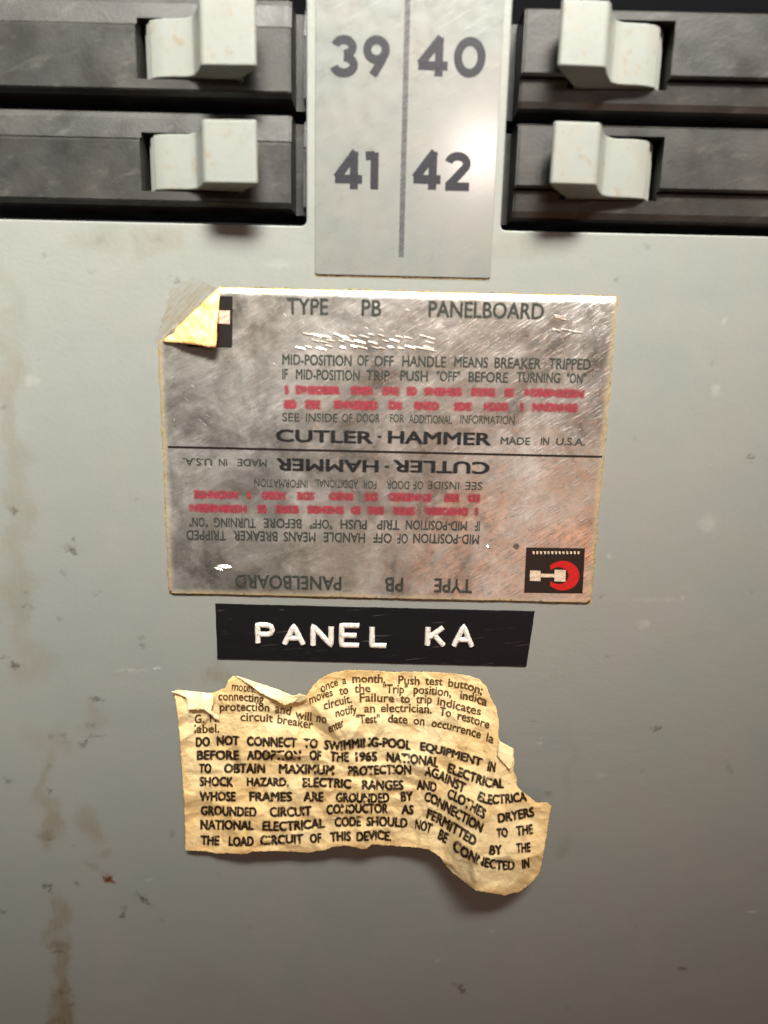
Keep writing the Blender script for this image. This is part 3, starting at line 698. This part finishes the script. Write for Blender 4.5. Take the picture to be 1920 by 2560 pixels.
CRE = [  # ax,ay,bx,by, height mm, half width px : sharp ridges (+) and valleys (-)
 (700,1762,860,1862,-1.5,42),(860,1862,985,1905,-.5,24),(770,1745,852,1850,1.5,34),(560,1905,590,2100,.30,20),(590,1900,575,2030,-.2,12),(455,1990,600,2020,.18,20),(860,1905,1010,1925,.5,15),
 (870,1945,1020,1955,-.4,12),(880,1975,1040,1975,.45,12),(840,2005,1000,2020,-.4,13),(800,1970,870,2120,.35,22),(720,1990,740,2128,-.3,22),(1060,1870,1170,1990,-.9,28),(1010,1900,1120,1950,.7,22),
 (1120,1940,1215,2060,.5,22),(660,2060,800,2050,.3,18),(880,2060,980,2130,.5,24),(1000,1680,1010,1860,.3,30),(1119,1682,1119,1735,.35,6),(1060,1790,1110,1850,.35,22),(500,1860,520,2110,.2,28),(1180,2110,1190,2226,.4,14),
 (1090,2010,1110,2140,-.9,30),(640,1880,700,1960,-.25,26),(920,1760,1100,1790,-.3,26),(1130,1900,1250,1895,.3,16)]
FX, FY, FSTEP = 400, 1640, 2.0
def facet_map():
    """crumpled paper: random triangulations with random corner heights, two sizes added"""
    wdt, hgt = 510, 320; M = np.zeros((hgt, wdt)); rg = random.Random(5)
    for sp, am, ox in ((62, 1.2, 1.25), (27, .58, 1.3)):
        pts = []; y = FY-80
        while y < FY+720:
            x = FX-80
            while x < FX+1100: pts.append(Vector((x+rg.uniform(-.48, .48)*sp*ox, y+rg.uniform(-.48, .48)*sp))); x += sp*ox
            y += sp
        V, _, F, *_r = delaunay_2d_cdt(pts, [], [], 0, 1e-6)
        Hh = [rg.uniform(-1, 1)*am for _ in V]
        for f in F:
            (x0, y0), (x1, y1), (x2, y2) = [((V[i][0]-FX)/FSTEP, (V[i][1]-FY)/FSTEP) for i in f]; a, b, c = [Hh[i] for i in f]
            X0 = max(0, int(min(x0, x1, x2))); X1 = min(wdt-1, int(max(x0, x1, x2))+1); Y0 = max(0, int(min(y0, y1, y2))); Y1 = min(hgt-1, int(max(y0, y1, y2))+1)
            if X0 > X1 or Y0 > Y1: continue
            gx, gy = np.meshgrid(np.arange(X0, X1+1), np.arange(Y0, Y1+1)); den = (y1-y2)*(x0-x2)+(x2-x1)*(y0-y2)
            if abs(den) < 1e-9: continue
            u = ((y1-y2)*(gx-x2)+(x2-x1)*(gy-y2))/den; v = ((y2-y0)*(gx-x2)+(x0-x2)*(gy-y2))/den; w_ = 1-u-v
            m = (u >= -1e-6) & (v >= -1e-6) & (w_ >= -1e-6); sub = M[Y0:Y1+1, X0:X1+1]
            if ox == 1.25: sub[m] = (u*a+v*b+w_*c)[m]
            else: M2[Y0:Y1+1, X0:X1+1][m] = (u*a+v*b+w_*c)[m]
        if ox == 1.25: M2 = np.zeros_like(M)
    T_ = M+M2
    for _ in range(1):       # a little rounding of the creases
        T_[1:-1, 1:-1] = (T_[1:-1, 1:-1]*2+T_[:-2, 1:-1]+T_[2:, 1:-1]+T_[1:-1, :-2]+T_[1:-1, 2:])/6
    return T_
FM = facet_map()
def facets(px, py):
    x = min(max((px-FX)/FSTEP, 0), 507.9); y = min(max((py-FY)/FSTEP, 0), 317.9); i, j = int(x), int(y); u, v = x-i, y-j
    return (FM[j, i]*(1-u)+FM[j, i+1]*u)*(1-v)+(FM[j+1, i]*(1-u)+FM[j+1, i+1]*u)*v
def ph(px, py):
    """height in mm of the notice above the cover, at photo position px,py"""
    h = .5
    dn = max(0, min(1, (py-1700)/430))
    h += 2.0*dn+4.2*dn*sst(470, 720, px)*(1-.35*sst(1050, 1250, px))*(.85+.15*math.sin(px*.021+1))
    h += facets(px, py)
    # bulge of the middle part
    h += 2.0*math.exp(-((px-905)/95)**2-((py-1820)/80)**2)
    h += 1.0*math.exp(-((px-1010)/120)**2-((py-1930)/60)**2)
    # right part bends away from the cover up to a vertical crease
    xc = 1222-(py-1861)*.09
    up = sst(1845, 2140, py)
    if px < xc: h += 6.2*up*sst(1045, xc+20, px)
    else: h += 6.2*up*sst(1045, xc+20, xc)-.020*(px-xc)*up*(1.2)
    h += .8*sst(1180, 1250, px)*sst(1900, 1700, py)
    # crumples
    v = Vector((px*.011, py*.011, 2.0)); n1 = noise.noise(v)
    n2 = 1-2*abs(noise.noise(Vector((px*.019+5, py*.027, 9.0)))); n3 = 1-2*abs(noise.noise(Vector((px*.048, py*.040, 4.0))))
    amp = .40+.85*math.exp(-((px-930)/180)**2-((py-1990)/120)**2)+.25*sst(1850, 1700, py)
    h += amp*(.45*n1+.38*n2+.22*n3+.07*noise.noise(Vector((px*.11, py*.12, 6))))
    for ax, ay, bx, by, hh, wd in CRE:
        d, s, t = seg_d(px, py, ax, ay, bx, by)
        if d < wd: h += hh*(1-d/wd)*math.sin(math.pi*(.12+.76*t))
    return max(h, .15)
notice = thing('torn_paper_notice', 'crumpled torn yellowed paper notice with printed warning, stuck below the black tape', 'paper notice', tuple(P(900, 2120)))
ol = densify(OUT, 4, 2.2)
v2, f2 = sheet(ol, 2.6, .3)
ve = [P(x, y, ph(x, y)*MM) for x, y in v2]
edge_at = []
for x, y in v2:
    d = min(seg_d(x, y, *OUT[i], *OUT[(i+1) % len(OUT)])[0] for i in range(len(OUT)))
    edge_at.append(max(0.0, 1-d/(26 if y > 1760 else 55)))
ob = mesh_obj('paper_sheet', ve, f2, M_PAPER, smooth=True); s_ = ob.modifiers.new('s', 'SOLIDIFY'); s_.thickness = .00010; s_.offset = 1 if True else -1
me = ob.data
# make all normals face the viewer so that the thickness goes to the back
bm = bmesh.new(); bm.from_mesh(me); bmesh.ops.recalc_face_normals(bm, faces=bm.faces)
if sum(f.normal.y for f in bm.faces) > 0: bmesh.ops.reverse_faces(bm, faces=bm.faces)
bm.to_mesh(me); bm.free(); me.polygons.foreach_set('use_smooth', [True]*len(me.polygons)); s_.offset = -1
ea = me.attributes.new('edge', 'FLOAT', 'POINT'); ea.data.foreach_set('value', edge_at)
reparent(ob, notice)
# edges of the paper that fold over and show the blank back
def flap(pts, name='folded_edge'):
    """pts: (px,py,h mm)"""
    o2 = densify([(p[0], p[1]) for p in pts], 5, 1.5)
    v2, f2 = sheet(o2, 5)
    def hh(x, y):
        sw = s = 0
        for p in pts:
            d = ((x-p[0])**2+(y-p[1])**2)+20; s += p[2]/d; sw += 1/d
        return ph(x, y)+s/sw+.12*noise.noise(Vector((x*.07, y*.07, 1)))
    ob = mesh_obj(name, [P(x, y, hh(x, y)*MM) for x, y in v2], f2, M_PBACK, smooth=True)
    q = ob.modifiers.new('s', 'SOLIDIFY'); q.thickness = .0001; q.offset = 0; reparent(ob, notice)
flap([(588,1689,.3),(606,1694,.3),(651,1709,.3),(696,1724,.3),(731,1739,.3),(748,1744,.6),(735,1756,1.5),(712,1764,1.9),(687,1750,1.8),(651,1732,1.5),(621,1710,1.0)])
flap([(428,1729,.4),(443,1725,.2),(485,1729,.2),(530,1733,.2),(534,1752,.9),(527,1776,1.5),(545,1790,1.4),(549,1798,1.2),(535,1797,1.3),(522,1783,1.5),(512,1775,1.4),(470,1774,1.4),(466,1745,1.0)])
flap([(1248,1852,.2),(1258,1858,.2),(1284,1872,.2),(1284,1905,.5),(1275,1925,.6),(1256,1905,.5),(1243,1890,.3)], 'torn_fibres')
flap([(728,1745,.6),(748,1734,.6),(768,1741,.7),(762,1752,.9),(742,1758,.9)], 'torn_fibres')

def yl(line, x):
    if x <= line[0][0]: return line[0][1]
    for (xa, ya), (xb, yb) in zip(line, line[1:]):
        if x <= xb: t = (x-xa)/(xb-xa); return ya+(yb-ya)*t
    (xa, ya), (xb, yb) = line[-2:]; return yb+(yb-ya)/(xb-xa)*(x-xb)
def ys(line, x): return (yl(line, x-10)+yl(line, x)*2+yl(line, x+10))/4
def pline(name, words, line, ch, m, bold, full=True):
    ve = []; fa = []
    for (txt, x0, x1) in words:
        vs, fs, a, b, c, d = text_mesh(txt, bold)
        if not full: c, d = -.02, .74      # common baseline for lower case
        base = len(ve)
        for x, y, w_ in vs:
            px = x0+(x-a)/(b-a)*(x1-x0); cy = ys(line, px); sl_ = (ys(line, px+6)-ys(line, px-6))/12
            t = ((y-c)/(d-c)-.5)*ch
            qx = px+t*sl_*.55; qy = cy-t
            qx += 1.1*noise.noise(Vector((px*.09, qy*.09, 3))); qy += 1.6*noise.noise(Vector((px*.06, qy*.06, 8)))
            ve.append(P(qx, qy, ph(qx, qy)*MM+.00014+w_))
        fa += [tuple(base+i for i in f) for f in fs]; HALO.extend([1]*(len(fs)*4//9)+[0]*(len(fs)-len(fs)*4//9))
    ob_ = mesh_obj(name, ve, fa, m); split_halo(ob_, M_HBRN); reparent(ob_, notice)
CAPS = [
 ([('DO',488,526),('NOT',540,600),('CONNECT',615,744),('TO',757,796),('SWIMMING-POOL',808,1030),('EQUIPMENT',1048,1207),('IN',1219,1240)],
  [(506,1855),(570,1851),(678,1855),(778,1858),(838,1865),(898,1858),(930,1855),(999,1859),(1087,1873),(1171,1897),(1231,1918),(1260,1922)]),
 ([('BEFORE',490,600),('ADOPTION',615,754),('OF',772,805),('THE',823,874),('1965',886,945),('NATIONAL',965,1099),('ELECTRICAL',1118,1262)],
  [(543,1888),(681,1888),(787,1888),(850,1893),(921,1891),(960,1892),(1030,1897),(1090,1905),(1153,1932),(1225,1958),(1290,1960)]),
 ([('TO',496,530),('OBTAIN',558,665),('MAXIMUM',695,838),('PROTECTION',868,1030),('AGAINST',1060,1165),('ELECTRICA',1194,1318)],
  [(512,1921),(609,1921),(766,1923),(898,1928),(960,1924),(1040,1924),(1087,1932),(1150,1964),(1205,1994),(1225,2000),(1277,1996),(1322,1990)]),
 ([('SHOCK',497,585),('HAZARD,',615,723),('ELECTRIC',754,880),('RANGES',903,1011),('AND',1040,1093),('CLOTHES',1118,1215),('DRYERS',1243,1337)],
  [(540,1954),(666,1957),(814,1956),(900,1962),(960,1963),(1066,1963),(1093,1969),(1141,1992),(1195,2024),(1222,2044),(1243,2047),(1337,2029)]),
 ([('WHOSE',497,591),('FRAMES',621,732),('ARE',757,811),('GROUNDED',838,975),('BY',1000,1034),('CONNECTION',1060,1208),('TO',1240,1271),('THE',1289,1334)],
  [(546,1991),(678,1992),(784,1992),(871,1994),(930,1996),(1015,1991),(1060,1990),(1085,1998),(1141,2032),(1201,2068),(1230,2084),(1256,2082),(1334,2072)]),
 ([('GROUNDED',500,643),('CIRCUIT',672,781),('CONDUCTOR',814,972),('AS',1002,1036),('PERMITTED',1066,1192),('BY',1222,1257),('THE',1289,1328)],
  [(543,2027),(618,2030),(726,2030),(862,2022),(954,2021),(1021,2024),(1060,2028),(1100,2048),(1141,2074),(1192,2106),(1225,2126),(1260,2124),(1328,2118)]),
 ([('NATIONAL',499,636),('ELECTRICAL',654,814),('CODE',835,904),('SHOULD',914,1021),('NOT',1037,1081),('BE',1096,1120),('CONNECTED',1132,1289),('IN',1304,1325)],
  [(546,2062),(711,2066),(862,2054),(969,2054),(1037,2059),(1070,2068),(1111,2092),(1159,2129),(1200,2152),(1244,2163),(1280,2164),(1325,2157)]),
 ([('THE',500,550),('LOAD',570,636),('CIRCUIT',648,760),('OF',773,805),('THIS',823,879),('DEVICE.',889,981)],
  [(525,2101),(603,2104),(705,2099),(787,2096),(856,2090),(900,2092),(948,2087),(981,2092)])]
for words, ln in CAPS: pline('printed_line', words, ln, 29, M_PINK, .052)
SM = [
 ([('once',800,845),('a',855,866),('month.',880,965),('Push',995,1050),('test',1062,1108),('button;',1120,1208)], [(800,1722),(826,1708),(862,1698),(892,1695),(930,1695),(1020,1700),(1087,1701),(1165,1711),(1210,1727)]),
 ([('moves',772,832),('to',847,871),('the',885,927),('"Trip"',957,1020),('position,',1033,1129),('indica',1150,1219)], [(772,1750),(800,1737),(832,1729),(862,1724),(915,1719),(978,1721),(1075,1724),(1129,1731),(1189,1743),(1219,1755)]),
 ([('circuit.',808,880),('Failure',898,987),('to',1000,1026),('trip',1039,1081),('indicates',1093,1204)], [(808,1764),(847,1752),(880,1745),(918,1742),(1011,1746),(1081,1747),(1147,1764),(1204,1778)]),
 ([('notify',838,892),('an',909,939),('electrician.',951,1081),('To',1099,1129),('restore',1144,1225)], [(838,1783),(862,1776),(900,1770),(1005,1769),(1069,1771),(1123,1781),(1186,1798),(1225,1811)]),
 ([('enter',820,859),('"Test"',890,950),('date',969,1020),('on',1033,1063),('occurrence',1078,1204),('la',1216,1236)], [(820,1822),(859,1803),(890,1797),(927,1796),(993,1796),(1048,1801),(1111,1810),(1189,1831),(1236,1848)]),
 ([('motes.',579,640)], [(579,1714),(648,1722)]),
 ([('connecting',545,660)], [(545,1740),(600,1740),(660,1747)]),
 ([('protection',548,675),('and',687,729),('will',738,780),('no',790,818)], [(548,1766),(650,1766),(708,1772),(760,1789),(818,1797)]),
 ([('G.',486,510),('F.',524,540),('circuit',600,684),('breaker',693,784)], [(490,1797),(540,1793),(642,1791),(700,1797),(784,1812)]),
 ([('label.',485,549)], [(485,1822),(549,1820)])]
for words, ln in SM: pline('printed_small_line', words, ln, 23, M_PBRN, .022, False)
